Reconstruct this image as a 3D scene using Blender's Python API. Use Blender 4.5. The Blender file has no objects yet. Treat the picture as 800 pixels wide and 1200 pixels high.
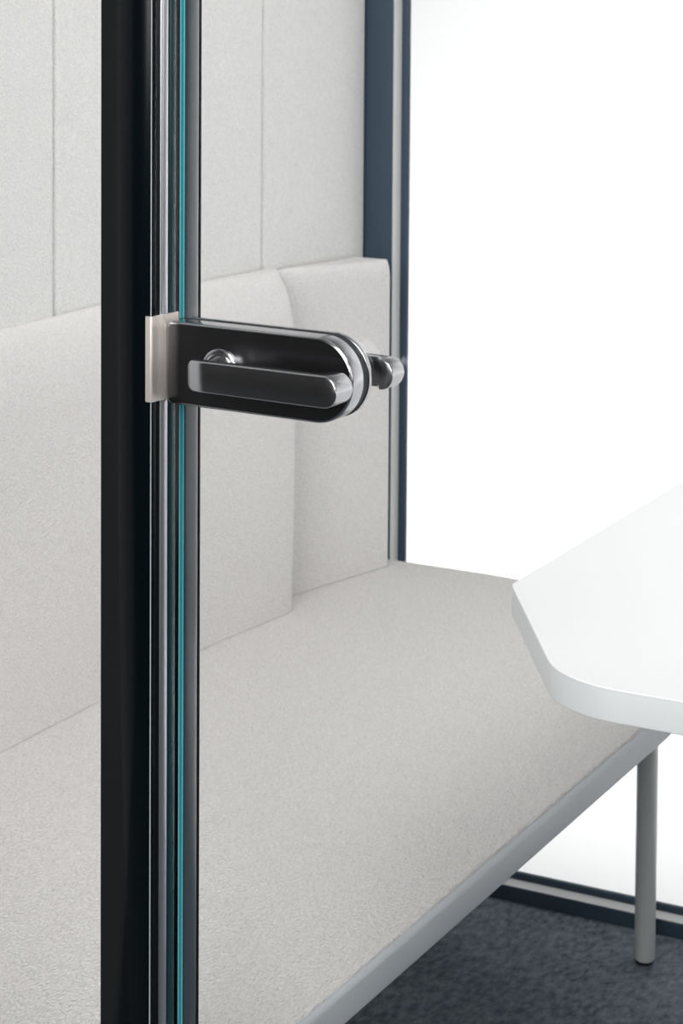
import bpy, bmesh, math
from mathutils import Vector, Matrix
C = bpy.context.scene
COL = C.collection

# ------------------------------------------------------------------ helpers
def link(o, parent=None):
    COL.objects.link(o)
    if parent: o.parent = parent
    return o

def obj(name, bm, mats, parent=None, smooth=True, angle=35):
    bmesh.ops.recalc_face_normals(bm, faces=bm.faces[:])
    if smooth:
        th = math.radians(angle)
        for f in bm.faces: f.smooth = len(f.verts) <= 6
        for e in bm.edges:
            big = any(len(f.verts) > 6 for f in e.link_faces)
            e.smooth = not big and len(e.link_faces) == 2 and e.calc_face_angle(0) < th
    me = bpy.data.meshes.new(name)
    bm.to_mesh(me); bm.free()
    for m in (mats if isinstance(mats, (list, tuple)) else [mats]): me.materials.append(m)
    o = bpy.data.objects.new(name, me)
    return link(o, parent)

def thing(name, label, cat, loc=(0, 0, 0), rz=0.0, group=None):
    o = bpy.data.objects.new(name, None)
    o.empty_display_size = .05
    link(o); o.location = loc; o.rotation_euler = (0, 0, rz)
    return tag(o, label, cat, group)

def tag(o, label, cat, group=None):
    o['label'] = label; o['category'] = cat
    if group: o['group'] = group
    return o

def struct(o):
    o['kind'] = 'structure'; return o

def add_box(bm, x0, x1, y0, y1, z0, z1):
    v = [bm.verts.new((x, y, z)) for x in (x0, x1) for y in (y0, y1) for z in (z0, z1)]
    for q in ((0, 1, 3, 2), (4, 6, 7, 5), (0, 4, 5, 1), (2, 3, 7, 6), (0, 2, 6, 4), (1, 5, 7, 3)):
        bm.faces.new([v[i] for i in q])

def round_poly(pts, n=10):
    """pts: (x, y, r) corners -> outline with filleted corners"""
    out = []
    N = len(pts)
    for i in range(N):
        x, y, r = pts[i]
        p = Vector((x, y)); a = Vector(pts[i - 1][:2]); b = Vector(pts[(i + 1) % N][:2])
        if r <= 0: out.append(p); continue
        d1 = (a - p).normalized(); d2 = (b - p).normalized()
        ang = d1.angle(d2); t = r / math.tan(ang / 2)
        c = p + (d1 + d2).normalized() * (r / math.sin(ang / 2))
        s = p + d1 * t; e = p + d2 * t
        a0 = math.atan2(s.y - c.y, s.x - c.x); a1 = math.atan2(e.y - c.y, e.x - c.x)
        da = (a1 - a0 + math.pi) % (2 * math.pi) - math.pi
        for k in range(n + 1):
            t_ = a0 + da * k / n
            out.append(Vector((c.x + r * math.cos(t_), c.y + r * math.sin(t_))))
    return out

def offset_in(pts, d):
    """move a CCW outline inwards by d"""
    N = len(pts); out = []
    for i in range(N):
        a, p, b = pts[i - 1], pts[i], pts[(i + 1) % N]
        e1 = (p - a); e2 = (b - p)
        if e1.length < 1e-9: e1 = e2
        if e2.length < 1e-9: e2 = e1
        n1 = Vector((-e1.y, e1.x)).normalized(); n2 = Vector((-e2.y, e2.x)).normalized()
        m = (n1 + n2)
        if m.length < 1e-6: m = n1.copy()
        m.normalize()
        out.append(p + m * (d / max(.35, m.dot(n1))))
    return out

def ccw(pts):
    A = sum(pts[i - 1].x * pts[i].y - pts[i].x * pts[i - 1].y for i in range(len(pts)))
    return pts if A > 0 else pts[::-1]

def add_prism(bm, pts, h0, h1, b0=0.0, b1=0.0, seg=4, to3=lambda x, y, h: (x, y, h)):
    """extrude an outline from h0 to h1 with rounded rims of radius b0 / b1"""
    pts = ccw(pts); layers = []
    if b0 > 0:
        for k in range(seg + 1):
            t = math.pi / 2 * k / seg
            layers.append((h0 + b0 * (1 - math.sin(t)), b0 * (1 - math.cos(t))))
        layers = layers[::-1]
    else: layers.append((h0, 0))
    if b1 > 0:
        for k in range(seg + 1):
            t = math.pi / 2 * k / seg
            layers.append((h1 - b1 * (1 - math.sin(t)), b1 * (1 - math.cos(t))))
    else: layers.append((h1, 0))
    rings = []
    for h, d in layers:
        q = offset_in(pts, d) if d > 0 else pts
        rings.append([bm.verts.new(to3(p.x, p.y, h)) for p in q])
    n = len(pts); faces = []
    for a, b in zip(rings, rings[1:]):
        for i in range(n): faces.append(bm.faces.new((a[i - 1], a[i], b[i], b[i - 1])))
    f0 = bm.faces.new(rings[0][::-1]); f1 = bm.faces.new(rings[-1])
    return faces, f0, f1

def add_cyl(bm, a, b, ra, rb, n=32, bev=0.0, rings=None):
    """tapered round bar from a to b; rings: optional list of (t, r)"""
    a = Vector(a); b = Vector(b); ax = (b - a).normalized()
    u = ax.orthogonal().normalized(); v = ax.cross(u)
    prof = rings or [(0, ra), (1, rb)]
    L = []
    for t, r in prof:
        c = a.lerp(b, t)
        L.append([bm.verts.new(c + (u * math.cos(2 * math.pi * k / n) + v * math.sin(2 * math.pi * k / n)) * r) for k in range(n)])
    for p, q in zip(L, L[1:]):
        for k in range(n): bm.faces.new((p[k - 1], p[k], q[k], q[k - 1]))
    bm.faces.new(L[0][::-1]); bm.faces.new(L[-1])

# ------------------------------------------------------------------ materials
def mat(name, col, rough=.5, metal=0.0, spec=.5, **kw):
    m = bpy.data.materials.new(name); m.use_nodes = True
    p = m.node_tree.nodes['Principled BSDF']
    p.inputs['Base Color'].default_value = (*col, 1)
    p.inputs['Roughness'].default_value = rough
    p.inputs['Metallic'].default_value = metal
    p.inputs['Specular IOR Level'].default_value = spec
    for k, v in kw.items(): p.inputs[k.replace('_', ' ')].default_value = v
    return m

def nodes(m): return m.node_tree.nodes, m.node_tree.links

def fabric(name, col, amp=.05, scale=420, bump=.35, stretch=(1, 1, 1), rot=(0, 0, 0)):
    m = mat(name, col, rough=.95, spec=.15)
    N, L = nodes(m); P = N['Principled BSDF']
    tc = N.new('ShaderNodeTexCoord'); mp = N.new('ShaderNodeMapping')
    mp.inputs['Scale'].default_value = stretch; mp.inputs['Rotation'].default_value = rot
    L.new(tc.outputs['Object'], mp.inputs['Vector'])
    n1 = N.new('ShaderNodeTexNoise'); n1.inputs['Scale'].default_value = scale
    n1.inputs['Detail'].default_value = 2.0; n1.inputs['Roughness'].default_value = .6
    n2 = N.new('ShaderNodeTexNoise'); n2.inputs['Scale'].default_value = scale * .33
    n2.inputs['Detail'].default_value = 1.0
    for n in (n1, n2): L.new(mp.outputs['Vector'], n.inputs['Vector'])
    mx = N.new('ShaderNodeMath'); mx.operation = 'MULTIPLY_ADD'
    L.new(n2.outputs['Fac'], mx.inputs[0]); mx.inputs[1].default_value = .2; L.new(n1.outputs['Fac'], mx.inputs[2])
    r = N.new('ShaderNodeMapRange'); r.inputs['From Min'].default_value = .42; r.inputs['From Max'].default_value = .78
    r.inputs['To Min'].default_value = 1 - amp; r.inputs['To Max'].default_value = 1 + amp
    L.new(mx.outputs[0], r.inputs['Value'])
    mul = N.new('ShaderNodeMix'); mul.data_type = 'RGBA'; mul.blend_type = 'MULTIPLY'
    mul.inputs['Factor'].default_value = 1; mul.inputs[6].default_value = (*col, 1)
    L.new(r.outputs['Result'], mul.inputs[7]); L.new(mul.outputs[2], P.inputs['Base Color'])
    b = N.new('ShaderNodeBump'); b.inputs['Strength'].default_value = bump; b.inputs['Distance'].default_value = .003
    L.new(mx.outputs[0], b.inputs['Height']); L.new(b.outputs['Normal'], P.inputs['Normal'])
    return m

M_panel = fabric('panel_wool', (.715, .710, .694), .075, 430, .7)
M_seat = fabric('seat_wool', (.600, .582, .567), .10, 430, 1.1, (1, .5, 1), (0, 0, .6))
M_back = fabric('back_wool', (.665, .647, .633), .075, 430, .7)

M_carpet = mat('carpet_felt', (.06, .075, .09), rough=1, spec=.05)
def _carpet():
    N, L = nodes(M_carpet); P = N['Principled BSDF']
    tc = N.new('ShaderNodeTexCoord')
    n1 = N.new('ShaderNodeTexNoise'); n1.inputs['Scale'].default_value = 105; n1.inputs['Detail'].default_value = 5; n1.inputs['Roughness'].default_value = .7
    n2 = N.new('ShaderNodeTexNoise'); n2.inputs['Scale'].default_value = 14; n2.inputs['Detail'].default_value = 2
    mp = N.new('ShaderNodeMapping'); mp.inputs['Scale'].default_value = (1, .55, 1); mp.inputs['Rotation'].default_value = (0, 0, -.35)
    L.new(tc.outputs['Object'], mp.inputs['Vector'])
    for n in (n1, n2): L.new(mp.outputs['Vector'], n.inputs['Vector'])
    a = N.new('ShaderNodeMath'); a.operation = 'MULTIPLY_ADD'
    L.new(n2.outputs['Fac'], a.inputs[0]); a.inputs[1].default_value = .25; L.new(n1.outputs['Fac'], a.inputs[2])
    cr = N.new('ShaderNodeValToRGB')
    cr.color_ramp.elements[0].position = .46; cr.color_ramp.elements[0].color = (.060, .073, .088, 1)
    cr.color_ramp.elements[1].position = .80; cr.color_ramp.elements[1].color = (.180, .205, .232, 1)
    L.new(a.outputs[0], cr.inputs['Fac']); L.new(cr.outputs['Color'], P.inputs['Base Color'])
    b = N.new('ShaderNodeBump'); b.inputs['Strength'].default_value = .5; b.inputs['Distance'].default_value = .004
    L.new(n1.outputs['Fac'], b.inputs['Height']); L.new(b.outputs['Normal'], P.inputs['Normal'])
_carpet()

def with_grain(m, scale, amt, base):
    """faint roughness variation so that bare metal / paint is not dead flat"""
    N, L = nodes(m); P = N['Principled BSDF']
    tc = N.new('ShaderNodeTexCoord'); n = N.new('ShaderNodeTexNoise')
    n.inputs['Scale'].default_value = scale; n.inputs['Detail'].default_value = 2
    L.new(tc.outputs['Object'], n.inputs['Vector'])
    r = N.new('ShaderNodeMapRange'); r.inputs['To Min'].default_value = base - amt; r.inputs['To Max'].default_value = base + amt
    L.new(n.outputs['Fac'], r.inputs['Value']); L.new(r.outputs['Result'], P.inputs['Roughness'])
    return m

M_jamb = with_grain(mat('black_powder_coat', (.0018, .0034, .0044), .4, 0, .10), 900, .03, .22)
M_slate = with_grain(mat('slate_powder_coat', (.027, .048, .074), .45, 0, .4), 700, .04, .45)
M_bead = with_grain(mat('light_grey_glazing_bead', (.58, .58, .575), .5, 0, .4), 700, .04, .5)
M_nickel = with_grain(mat('satin_nickel', (.46, .46, .475), .2, 1.0), 400, .006, .21)
M_black = with_grain(mat('black_nickel', (.17, .17, .178), .24, 1.0), 400, .004, .24)
M_strike = with_grain(mat('brushed_steel', (.66, .605, .56), .45, .75), 300, .02, .5)
M_seal_f = with_grain(mat('dark_teal_seal', (.003, .024, .028), .3, 0, .5), 400, .004, .27)
M_seal_hl = with_grain(mat('satin_seal_highlight', (.46, .47, .49), .3, 1.0), 4, .001, .32)  # lighter metal puts the highlight of the seal's front flank into the colour
M_seal_r = with_grain(mat('slate_seal', (.030, .042, .052), .25, 0, .8), 400, .004, .28)
M_gasket = with_grain(mat('dark_rubber', (.012, .018, .022), .5, 0, .4), 400, .04, .5)
M_rail = with_grain(mat('silver_grey_paint', (.38, .40, .415), .45, 0, .5), 800, .04, .45)
M_leg = with_grain(mat('silver_grey_leg_paint', (.68, .68, .67), .42, .0, .5), 800, .04, .42)
M_pad = with_grain(mat('black_plastic_glide', (.012, .016, .02), .5), 300, .04, .5)
M_table = with_grain(mat('white_laminate', (.76, .765, .765), .55, 0, .08), 500, .03, .42)
M_edge = with_grain(mat('white_edge_band', (.74, .76, .76), .5, 0, .35), 500, .03, .5)
M_white = with_grain(mat('studio_white', (.9, .9, .9), .9, 0, .1), 20, .03, .9)
M_dark = with_grain(mat('dark_studio_floor', (.018, .019, .020), .7, 0, .2), 30, .05, .7)
M_wall = with_grain(mat('pod_shell', (.62, .62, .61), .7), 40, .05, .7)

def glass_mat(name, tint):
    m = bpy.data.materials.new(name); m.use_nodes = True
    N, L = nodes(m); N.clear()
    out = N.new('ShaderNodeOutputMaterial'); mix = N.new('ShaderNodeMixShader')
    tr = N.new('ShaderNodeBsdfTransparent'); tr.inputs['Color'].default_value = (*tint, 1)
    gl = N.new('ShaderNodeBsdfGlossy'); gl.inputs['Roughness'].default_value = .0
    lw = N.new('ShaderNodeLayerWeight'); lw.inputs['Blend'].default_value = .5
    pw = N.new('ShaderNodeMath'); pw.operation = 'POWER'; pw.inputs[1].default_value = 5
    ma = N.new('ShaderNodeMath'); ma.operation = 'MULTIPLY_ADD'; ma.inputs[1].default_value = .96; ma.inputs[2].default_value = .022
    L.new(lw.outputs['Facing'], pw.inputs[0]); L.new(pw.outputs[0], ma.inputs[0])
    L.new(ma.outputs[0], mix.inputs[0]); L.new(tr.outputs[0], mix.inputs[1]); L.new(gl.outputs[0], mix.inputs[2])
    L.new(mix.outputs[0], out.inputs['Surface'])
    return m
M_glass = glass_mat('clear_glass', (.996, .998, .998))

def edge_glass(name, col, bright):
    """polished cut edge of the pane: light guided through the glass comes out teal"""
    m = bpy.data.materials.new(name); m.use_nodes = True
    N, L = nodes(m); N.clear()
    out = N.new('ShaderNodeOutputMaterial'); a = N.new('ShaderNodeAddShader')
    d = N.new('ShaderNodeBsdfDiffuse'); d.inputs['Color'].default_value = (*col, 1)
    t = N.new('ShaderNodeBsdfTranslucent'); t.inputs['Color'].default_value = (*bright, 1)
    L.new(d.outputs[0], a.inputs[0]); L.new(t.outputs[0], a.inputs[1]); L.new(a.outputs[0], out.inputs['Surface'])
    return m
M_gedge = edge_glass('teal_glass_edge', (.04, .30, .35), (.045, .28, .32))
M_gedge2 = edge_glass('pale_teal_arris', (.20, .60, .65), (.18, .55, .60))

# ------------------------------------------------------------------ setting
XW = -1.385          # face of the padded wall panels
YW = 2.661           # inner face of the end window frame
bm = bmesh.new(); add_box(bm, -1.50, 3.2, .60, YW + .044, -.06, 0.0)
floor = struct(obj('floor', bm, M_carpet, smooth=False))

bm = bmesh.new(); add_box(bm, -6.0, 6.0, -7.0, .598, -.06, -.002)
struct(obj('floor_studio', bm, M_dark, smooth=False))
bm = bmesh.new(); add_box(bm, -1.50, -1.424, .60, YW + .044, 0.0, 2.30)
struct(obj('wall_left', bm, M_wall, smooth=False))

# seamless white studio sweep behind the pod
bm = bmesh.new()
prof = [(YW + .046, -.002)]
prof += [(y, -.002) for y in (3.5, 4.5, 5.5)]
for k in range(1, 15):
    t = math.pi / 2 * k / 14
    prof.append((5.5 + 1.6 * math.sin(t), -.002 + 1.6 * (1 - math.cos(t))))
prof.append((7.1, 5.5))
low = [(y + .06 if i > 2 else y, z - .06) for i, (y, z) in enumerate(prof)]
ra = [[bm.verts.new((x, y, z)) for (y, z) in prof + low[::-1]] for x in (-5.5, 6.5)]
n = len(ra[0])
for i in range(n): bm.faces.new((ra[0][i - 1], ra[0][i], ra[1][i], ra[1][i - 1]))
bm.faces.new(ra[0]); bm.faces.new(ra[1][::-1])
struct(obj('wall_back', bm, M_white, angle=30))

# end window: dark frame, light grey glazing bead, clear pane
win = struct(bpy.data.objects.new('window_1', None)); link(win)
X0 = -1.3857
def post_to3(x, y, h): return (x, y, h)
bm = bmesh.new()
add_prism(bm, round_poly([(X0 - .0383, YW, .001), (X0 + .040, YW, .0012), (X0 + .040, YW + .044, 0), (X0 - .0383, YW + .044, .001)], 3), 0, 2.25)
obj('window_frame', bm, M_slate, win)
bm = bmesh.new()
add_prism(bm, round_poly([(X0 + .0405, YW + .0235, .0), (X0 + .051, YW + .0235, .003), (X0 + .051, YW + .031, .001), (X0 + .0405, YW + .031, .0)], 4), .0196, 2.25)
obj('glazing_gasket', bm, M_gasket if False else M_slate, win)
bm = bmesh.new(); add_box(bm, X0 + .0402, X0 + .0412, YW + .001, YW + .0235, .0206, 2.25)
obj('glazing_bead', bm, M_bead, win)
R = .65
to_x = lambda x, y, h: (h, x, y)     # outline in (y, z), extruded along x
bm = bmesh.new()
add_prism(bm, round_poly([(YW, 0, 0), (YW, .0196, .0012), (YW + .044, .0196, 0), (YW + .044, 0, 0)], 3), X0 + .0405, R, to3=to_x)
obj('window_frame', bm, M_slate, win)
bm = bmesh.new()
add_prism(bm, round_poly([(YW + .0235, .0197, 0), (YW + .0235, .0295, .003), (YW + .031, .0295, .001), (YW + .031, .0197, 0)], 4), X0 + .0512, R, to3=to_x)
obj('glazing_gasket', bm, M_slate, win)
bm = bmesh.new(); add_box(bm, X0 + .0412, R, YW + .001, YW + .0235, .0197, .0206)
obj('glazing_bead', bm, M_bead, win)
bm = bmesh.new(); add_box(bm, X0 + .0412, R, YW + .0312, YW + .0372, .0197, 2.25)
obj('window_pane', bm, M_glass, win, smooth=False)

# door opening: local frame u along the door, v into the pod, z up
DYAW = -.0495935
GX, GY = -.7882, 1.25
def door_empty(name):
    o = bpy.data.objects.new(name, None); link(o)
    o.location = (GX, GY, 0); o.rotation_euler = (0, 0, DYAW); return o
mm = .001
jt = struct(door_empty('trim_1'))
def bulge(v0, v1, u0, h, n=16):
    out = []
    for k in range(1, n):
        t = math.pi * k / n
        s = math.sin(t) ** .75
        out.append((u0 + h * s, (v0 + v1) / 2 - (v1 - v0) / 2 * math.cos(t)))
    return out
pts = [(-43.2, -28), (-3.2, -28), (-2.6, -27.4), (-2.6, -18.2), (-3.6, -18.0), (-3.6, 25.2), (-2.6, 25.4), (-2.6, 28.6), (-3.0, 29), (-43.2, 29)]
bm = bmesh.new(); add_prism(bm, [Vector((a * mm, b * mm)) for a, b in pts], 0, 2.25)
obj('door_frame', bm, M_jamb, jt, angle=20)
bm = bmesh.new(); add_box(bm, -.00318, -.00262, -.02806, -.0276, 0, 2.25)
obj('edge_trim', bm, M_rail, jt, smooth=False)['label'] = 'thin silver line along the frame edge'
for v0, v1, sm_ in ((-18.6, -10.4, M_seal_hl), (-10.3, -1.2, M_seal_f), (6.8, 25.2, M_seal_r)):  # front seal split: light strip paints its highlight, teal strip its darker flank
    pts = [(-3.5, v0)] + bulge(v0, v1, -3.5, 3.1) + [(-3.5, v1)]
    bm = bmesh.new(); add_prism(bm, [Vector((a * mm, b * mm)) for a, b in pts], 0, 2.25)
    obj('seal_highlight' if sm_ is M_seal_hl else 'door_seal', bm, sm_, jt, angle=40)

# the glass door: a frameless pane with a notch for the lock
ZC = .97825
dr = struct(door_empty('door_1'))
bm = bmesh.new()
def stad(u0, u1, z0, z1, rl, n=24):
    r = (z1 - z0) / 2
    return round_poly([(u0, z0, rl), (u1, z0, r * .999), (u1, z1, r * .999), (u0, z1, rl)], n)
notch = [p for p in stad(-.02, .1410, ZC - .0265, ZC + .0265, 0.0)]
notch = [p for p in notch if p.x > 0]
notch.sort(key=lambda p: math.atan2(p.y - ZC, p.x - .06))
outl = [Vector((0, .012)), Vector((.82, .012)), Vector((.82, 2.14)), Vector((0, 2.14)), Vector((0, ZC + .0265))]
outl += notch[::-1] + [Vector((0, ZC - .0265))]
G = .0055
a = [bm.verts.new((p.x, 0, p.y)) for p in outl]; b = [bm.verts.new((p.x, G, p.y)) for p in outl]
ff = bm.faces.new(a); fb = bm.faces.new(b[::-1]); ff.material_index = fb.material_index = 0
for i in range(len(a)):
    p0, p1 = outl[i - 1], outl[i]
    left = p0.x < 1e-6 and p1.x < 1e-6
    cuts = [(0, .0011, 2), (.0011, G - .0011, 1), (G - .0011, G, 2)]
    if left:
        row = []
        for y in (0, .0011, G - .0011, G):
            if y in (0, G): row.append((a if y == 0 else b)); continue
            row.append(None)
        q0 = [a[i - 1]] + [bm.verts.new((p0.x, y, p0.y)) for y in (.0011, G - .0011)] + [b[i - 1]]
        q1 = [a[i]] + [bm.verts.new((p1.x, y, p1.y)) for y in (.0011, G - .0011)] + [b[i]]
        for k in range(3):
            f = bm.faces.new((q0[k], q1[k], q1[k + 1], q0[k + 1])); f.material_index = (2, 1, 2)[k]
    else:
        f = bm.faces.new((a[i - 1], a[i], b[i], b[i - 1])); f.material_index = 3 if abs((p0.y + p1.y) / 2 - ZC) < .028 else 1
obj('glass_pane', bm, [M_glass, M_gedge, M_gedge2, M_gasket], dr, smooth=False)

# ------------------------------------------------------------------ lock on the glass door
lock = thing('door_lock', 'satin nickel glass door lock with rounded end and lever handles on both sides', 'door lock', (GX, GY, 0), DYAW)
ZC = .97825
to_y = lambda x, y, h: (x, h, y)      # outline in (u, z), extruded along v
bm = bmesh.new()
add_prism(bm, stad(.0003, .1417, ZC - .0272, ZC + .0272, .0045), -.015, -.001, b0=.0016, b1=.0006, seg=4, to3=to_y)
obj('lock_case', bm, M_nickel, lock, angle=50)
bm = bmesh.new()
add_prism(bm, stad(.0018, .1402, ZC - .0257, ZC + .0257, .0036), -.01508, -.0149, to3=to_y)
obj('face_plate', bm, M_black, lock, angle=50)['label'] = 'black nickel face of the lock case'
bm = bmesh.new()
add_prism(bm, stad(.0005, .1409, ZC - .0264, ZC + .0264, .004), -.0005, .0058, to3=to_y)
add_prism(bm, stad(.0009, .1412, ZC - .0267, ZC + .0267, .004), -.0011, -.0003, to3=to_y)
g = obj('gasket', bm, M_gasket, lock, angle=40)
g['label'] = 'dark rubber gasket'
bm = bmesh.new()
add_prism(bm, stad(.0003, .1417, ZC - .0272, ZC + .0272, .0045), .0058, .0100, b0=.0004, b1=.001, seg=3, to3=to_y)
cp = obj('cover_plate', bm, M_nickel, lock, angle=50)
bm = bmesh.new()
add_prism(bm, stad(.0013, .1407, ZC - .0262, ZC + .0262, .0038), .0099, .01008, to3=to_y)
obj('face_plate', bm, M_black, cp, angle=50)

def lever(side, v_plate, v_face, v_tip, thick):
    """lever handle; v_* are depths, side -1 = towards the camera, +1 = inside the pod"""
    s = 1 if side > 0 else -1
    U0, U1 = .0345, .1485; h = .0099
    UR = U1 - h
    bm = bmesh.new()
    us = []
    n1 = 22
    for k in range(n1 + 1): us.append(U0 + .020 * (1 - math.cos(math.pi / 2 * k / n1)))
    for k in range(1, 14): us.append(U0 + .020 + (UR - U0 - .020) * k / 14)
    n2 = 30
    for k in range(n2 + 1): us.append(UR + h * math.sin(math.pi / 2 * k / n2))
    us[-1] = U1 - 1e-6
    cl = .0078     # corner radius of the left end seen from the front
    rf = .017      # the face curves back towards the neck at the left end
    rings = []
    ns = 10
    for u in us:
        if u < U0 + cl:
            q = cl - (u - U0); hz = h - cl + math.sqrt(max(0, cl * cl - q * q))
        elif u > UR:
            q = u - UR; hz = math.sqrt(max(0, h * h - q * q))
        else: hz = h
        hz = max(hz, .0003)
        q = max(0, rf - (u - U0)) / rf
        front = v_face - s * .0072 * (1 - math.sqrt(max(0, 1 - q * q)))
        # blend from the thin bar to the deep half-round return at the free end
        w0 = U1 - .0155
        t = min(1, max(0, (u - w0) / .0028)); t = t * t * (3 - 2 * t)
        back = (v_face - s * thick) * (1 - t) + v_tip * t
        if q > 0 and u < U0 + .004: back = back
        depth = abs(front - back)
        r = min(.0011, hz * .8, depth * .4)
        # section: rounded rectangle in (v, z)
        sec = []
        for (cv, cz, a0) in ((front - s * r, hz - r, 0), (back + s * r, hz - r, 1), (back + s * r, -hz + r, 2), (front - s * r, -hz + r, 3)):
            for k in range(4):
                t_ = math.pi / 2 * (a0 + k / 3)
                # angle 0 = outwards (s), pi/2 = up
                dv, dz = math.cos(t_) * s, math.sin(t_)
                sec.append((cv, cz, dv * r, dz * r))
        # order: front-top runs 0..90, back-top 90..180, ...
        rings.append([bm.verts.new((u, cv + dv, ZC + cz + dz)) for cv, cz, dv, dz in sec])
    m = len(rings[0])
    for p, q in zip(rings, rings[1:]):
        for k in range(m): bm.faces.new((p[k - 1], p[k], q[k], q[k - 1]))
    bm.faces.new(rings[0]); bm.faces.new(rings[-1][::-1])
    lv = obj('lever_handle', bm, M_nickel, lock, angle=32)
    # neck from the rosette to the bar
    bm = bmesh.new()
    vb = v_face - s * (thick - .001)
    NU = .0445
    prof = []
    L = abs(vb - v_plate)
    for k in range(13):
        t = k / 12
        prof.append((t, .0098 - .0022 * math.sin(math.pi * min(1, t * 1.0)) ** 1.0))
    add_cyl(bm, (NU, v_plate, ZC), (NU, vb, ZC), 0, 0, 40, rings=prof)
    obj('neck', bm, M_nickel, lv, angle=40)
    bm = bmesh.new()
    R0 = .0131
    rr = [(0, R0), (.45, R0), (.62, R0 - .0004), (.72, R0 - .0012), (.74, R0 - .0017), (.62, R0 - .0020), (.64, R0 - .0024), (.93, R0 - .0029), (1, R0 - .0040)]
    add_cyl(bm, (NU - .0016, v_plate, ZC), (NU - .0016, v_plate + s * .0034, ZC), 0, 0, 56, rings=rr)
    obj('rosette', bm, M_nickel, lv, angle=30)
    return lv
lever(-1, -.01508, -.046, -.026, .0085)
lever(+1, .01008, .0385, .0232, .0075)

# strike plate on the frame, facing the lock
sp = thing('strike_plate', 'small brushed steel strike plate wrapped around edge of black door frame', 'strike plate', (GX, GY, 0), DYAW)
bm = bmesh.new()
ZS0, ZS1 = .9535, 1.0098
path = []            # (u, v) of the outer surface, front lip then reveal, curving to the rear
path += [(-6.3, -28.0), (-6.3, -29.3), (-2.6, -29.5)]
for k in range(7):
    t = math.pi / 2 * k / 6
    path.append((-2.6 + 1.4 * math.sin(t), -28.1 - 1.4 * math.cos(t)))
path += [(-1.2, -24)]
for k in range(1, 8):
    t = k / 7
    path.append((-1.2 + 1.32 * (t * t * (3 - 2 * t)) ** .8, -24 + 8 * t))
path.append((.12, -1.0))
outer = path
back = [(-2.55, -1.0), (-2.55, -27.9), (-3.2, -28.0)]
pl = [Vector((a * mm, b * mm)) for a, b in outer + back]
# the plate follows the proud seal: keep its back on the frame flat, its tail over the seal
add_prism(bm, pl, ZS0, ZS1, b0=.0005, b1=.0005, seg=3)
obj('plate', bm, M_strike, sp, angle=28)

# ------------------------------------------------------------------ padded wall panels
def panel(y0, y1, label, dx=0.0, z0=.02, z1=2.24):
    bm = bmesh.new()
    pts = round_poly([(y0, z0, .013), (y1, z0, .013), (y1, z1, .013), (y0, z1, .013)], 5)
    add_prism(bm, pts, -1.4235, XW + dx, b0=0, b1=.0085, seg=6, to3=lambda x, y, h: (h, x, y))
    o = obj('upholstered_panel', bm, M_panel, angle=60)
    tag(o, label, 'wall panel', 'padded panels on the side wall'); return o
panel(1.5080, 1.9463, 'pale grey fabric wall panel farthest left of the black door frame', .004)
panel(1.9473, 2.3862, 'pale grey fabric wall panel running behind the black door frame', .002)
panel(2.3872, 2.6605, 'narrow pale grey fabric wall panel beside the slate corner post', 0.0)
# ------------------------------------------------------------------ back cushions
def g(d, r):
    t = min(1, max(0, d / r)); return math.sqrt(max(0, 1 - (1 - t) ** 2))
def samples(a, b, ra, rb, n=14, m=16):
    out = []
    for k in range(n): out.append(a + ra * (1 - math.cos(math.pi / 2 * k / n)))
    for k in range(m): out.append(a + ra + (b - rb - a - ra) * k / m)
    for k in range(n + 1): out.append(b - rb + rb * math.sin(math.pi / 2 * k / n))
    return out
ZT = .4350
def cushion(name, label, y0, y1, ztop, edge, crown, ry0, ry1, rz, mid=0.0):
    bm = bmesh.new()
    ys = samples(y0, y1, ry0, ry1, 16, 22); z0 = ZT + .0005
    grid = []
    xb = XW + .0045
    for y in ys:
        zt = ztop(y); col = []
        zs = [z0 + (zt - rz - z0) * k / 16 for k in range(16)] + [zt - rz + rz * math.sin(math.pi / 2 * k / 18) for k in range(19)]
        for z in zs:
            x = xb + edge(y) + (crown(y) + mid * 4 * (z - z0) * (zt - z) / (zt - z0) ** 2) * g(y - y0, ry0) * g(y1 - y, ry1) * g(zt - z, rz)
            col.append(bm.verts.new((x, y, z)))
        grid.append(col)
    for p, q in zip(grid, grid[1:]):
        for k in range(len(p) - 1): bm.faces.new((p[k], q[k], q[k + 1], p[k + 1]))
    # sides, top, bottom and back
    bk = [[bm.verts.new((xb, v.co.y, v.co.z)) for v in c] for c in grid]
    for gs, bs in zip(zip(grid, grid[1:]), zip(bk, bk[1:])):
        (p, q), (r, s) = gs, bs
        bm.faces.new((p[-1], q[-1], s[-1], r[-1])); bm.faces.new((q[0], p[0], r[0], s[0]))
        for k in range(len(r) - 1): bm.faces.new((s[k], r[k], r[k + 1], s[k + 1]))
    for c, d in ((grid[0], bk[0]), (grid[-1], bk[-1])):
        for k in range(len(c) - 1): bm.faces.new((c[k], c[k + 1], d[k + 1], d[k]))
    o = obj(name, bm, M_back, angle=50)
    return tag(o, label, 'cushion', 'back cushions of the bench')
def sm(a, b, x):
    t = min(1, max(0, (x - a) / (b - a))); return t * t * (3 - 2 * t)
cushion('back_cushion', 'long light grey back cushion running behind the black door frame', 1.34, 2.396,
        lambda y: .8585 - .005 * sm(2.15, 2.42, y), lambda y: .0005 + .010 * sm(2.2, 2.42, y), lambda y: .027 + .009 * sm(2.12, 2.40, y), .02, .024, .09, mid=.003)
cushion('back_cushion', 'short light grey back cushion in the corner beside the end window', 2.401, 2.622,
        lambda y: .849 - .008 * sm(2.40, 2.62, y), lambda y: .0005 + .047 * (max(0, y - 2.401) / .221) ** 1.25, lambda y: .010, .08, .010, .022)

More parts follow.
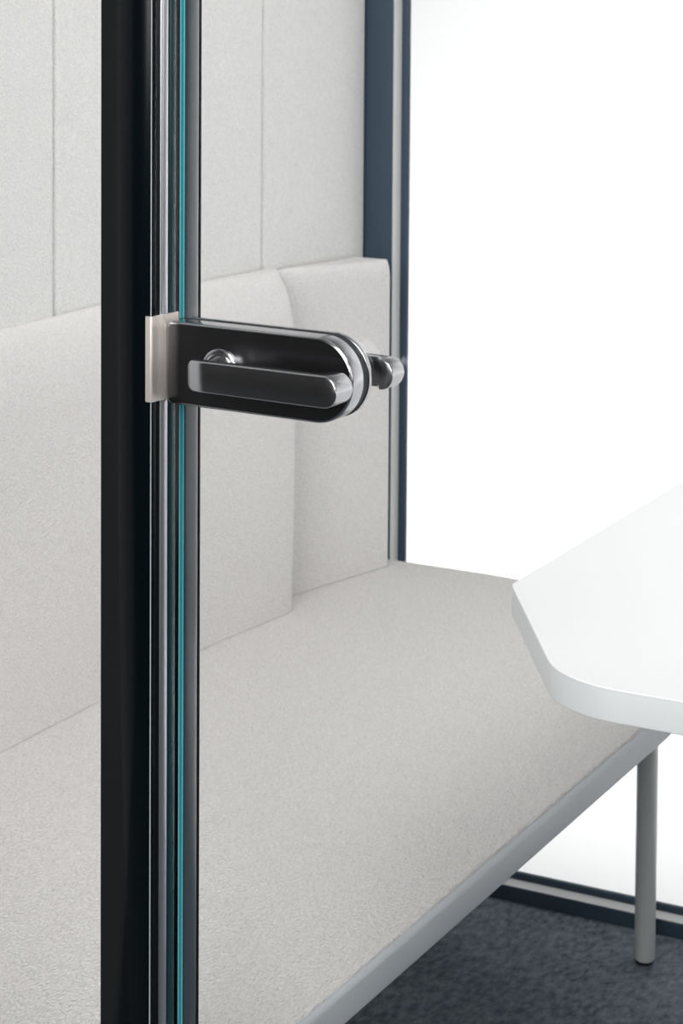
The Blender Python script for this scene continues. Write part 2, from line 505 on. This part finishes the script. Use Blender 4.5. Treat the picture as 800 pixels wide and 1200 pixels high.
# ------------------------------------------------------------------ bench
bench = thing('bench', 'light grey upholstered bench seat on a silver grey metal frame', 'bench', (0, 0, 0))
XF, YE, YB = -.808, 2.655, 1.336
outline = round_poly([(XW + .0045, YB, .014), (XF, YB, .03), (XF, YE, .40), (XW + .0045, YE, .03)], 32)
bm = bmesh.new(); add_prism(bm, outline, .4035, .4320, b0=.002, b1=.0045, seg=5)
obj('seat_frame', bm, M_rail, bench, angle=50)['label'] = 'silver grey painted metal rail'
inner = offset_in(ccw(outline), .0055)
bm = bmesh.new(); add_prism(bm, inner, .4318, ZT, b0=0, b1=.0030, seg=5)
obj('seat_cushion', bm, M_seat, bench, angle=60)['label'] = 'light grey woven fabric seat'
def leg(xf, yf, xt, yt):
    bm = bmesh.new()
    a, b = Vector((xf, yf, .006)), Vector((xt, yt, .4036))
    add_cyl(bm, a, b, 0, 0, 36, rings=[(0, .0115), (.004, .0128), (1, .0128)])
    o = obj('leg', bm, M_leg, bench, angle=40)
    bm = bmesh.new(); add_cyl(bm, (xf, yf, 0), (xf, yf, .0065), 0, 0, 32, rings=[(0, .0100), (.3, .0112), (1, .0112)])
    obj('foot_glide', bm, M_pad, o, angle=40)['label'] = 'black plastic foot glide'
leg(-.9455, 2.5774, -.9260, 2.5240)
leg(-1.27, 2.57, -1.27, 2.52)
leg(-.90, 1.44, -.90, 1.50)
leg(-1.27, 1.42, -1.27, 1.48)

# ------------------------------------------------------------------ table
table = thing('table', 'white table top with clipped corner over the end of the bench', 'table', (0, 0, 0))
tp = round_poly([(-.747, 2.63, .01), (-.747, 1.703, .022), (-.618, 1.4945, .085), (.03, 1.4945, .085), (.16, 1.703, .022), (.16, 2.63, .01)], 16)
bm = bmesh.new(); add_prism(bm, tp, .7185, .7200, b1=.0008, seg=3)
obj('table_top', bm, M_table, table, angle=50)
bm = bmesh.new(); add_prism(bm, tp, .6950, .7184, b0=.0012, seg=3)
obj('edge_band', bm, M_edge, table, angle=40)
bm = bmesh.new()
add_cyl(bm, (-.29, 2.1, .014), (-.29, 2.1, .690), 0, 0, 32, rings=[(0, .032), (1, .032)])
obj('column', bm, M_rail, table)
bm = bmesh.new()
add_prism(bm, round_poly([(-.50, 1.85, .05), (-.08, 1.85, .05), (-.08, 2.35, .05), (-.50, 2.35, .05)], 8), 0, .014, b1=.003)
obj('foot_plate', bm, M_rail, table, angle=40)
bm = bmesh.new()
add_prism(bm, round_poly([(-.42, 1.95, .01), (-.16, 1.95, .01), (-.16, 2.25, .01), (-.42, 2.25, .01)], 4), .689, .6955)
obj('mounting_plate', bm, M_rail, table)

# ------------------------------------------------------------------ camera
f, yaw, pitch, roll, cx, cy = 2643.1002, -.49127172, .05726480, .00682203, 399.46, 89.13
Fw = Vector((math.sin(yaw) * math.cos(pitch), math.cos(yaw) * math.cos(pitch), -math.sin(pitch)))
Rt = Vector((math.cos(yaw), -math.sin(yaw), 0)); Up = Rt.cross(Fw)
c_, s_ = math.cos(roll), math.sin(roll)
R2 = c_ * Rt + s_ * Up; U2 = -s_ * Rt + c_ * Up
cam = bpy.data.cameras.new('camera'); co = bpy.data.objects.new('camera', cam); link(co)
co.matrix_world = Matrix(((R2.x, U2.x, -Fw.x, 0), (R2.y, U2.y, -Fw.y, 0), (R2.z, U2.z, -Fw.z, 1.25), (0, 0, 0, 1)))
cam.sensor_width = 36; cam.lens = f * 36 / 1200
cam.shift_x = (400 - cx) / 1200; cam.shift_y = (cy - 600) / 1200
cam.clip_start = .05; cam.clip_end = 100
cam.dof.use_dof = True; cam.dof.focus_distance = 1.44; cam.dof.aperture_fstop = 32
C.camera = co

# ------------------------------------------------------------------ light
def area(name, loc, target, sx, sy, power, col=(1, 1, 1)):
    l = bpy.data.lights.new(name, 'AREA'); l.shape = 'RECTANGLE'; l.size = sx; l.size_y = sy
    l.energy = power; l.color = col
    o = bpy.data.objects.new(name, l); link(o); o.location = loc
    o.rotation_euler = (Vector(target) - Vector(loc)).to_track_quat('-Z', 'Y').to_euler()
    return o
area('backdrop_softbox', (.6, 3.9, 4.6), (.6, 5.7, 0), 9, 3.2, 258).data.spread = math.radians(112)
area('front_softbox', (-.20, -2.0, 2.25), (-.9, 1.9, .5), 1.8, 1.8, 118)
area('overhead_softbox', (.45, 1.0, 2.6), (-.6, 1.7, .6), 1.1, 1.1, 25)
area('side_softbox', (2.5, .15, 1.85), (-1.2, 2.0, .9), .9, 1.7, 28)
area('strip_softbox', (-.80, -1.7, 1.65), (-.78, 1.5, 1.2), .45, 1.1, 8)

# studio surroundings: white overhead and behind the pod, dark room behind the camera
W = bpy.data.worlds.new('studio'); C.world = W; W.use_nodes = True
N, L = W.node_tree.nodes, W.node_tree.links
bg = N['Background']; tc = N.new('ShaderNodeTexCoord')
dt = N.new('ShaderNodeVectorMath'); dt.operation = 'DOT_PRODUCT'; dt.inputs[1].default_value = (.30, .50, 1.0)
L.new(tc.outputs['Generated'], dt.inputs[0])
mr = N.new('ShaderNodeMapRange'); mr.interpolation_type = 'SMOOTHSTEP'
mr.inputs['From Min'].default_value = -.05; mr.inputs['From Max'].default_value = .75
mr.inputs['To Min'].default_value = .015; mr.inputs['To Max'].default_value = .17
L.new(dt.outputs['Value'], mr.inputs['Value']); L.new(mr.outputs['Result'], bg.inputs['Strength'])
bg.inputs['Color'].default_value = (.97, .985, 1, 1)

C.view_settings.view_transform = 'Standard'; C.view_settings.look = 'None'
C.view_settings.exposure = .14; C.view_settings.gamma = 1; C.view_settings.use_curve_mapping = False
C.cycles.use_denoising = True
C.cycles.caustics_reflective = False; C.cycles.caustics_refractive = False
C.cycles.max_bounces = 12; C.cycles.transparent_max_bounces = 16
C.cycles.sample_clamp_indirect = 6
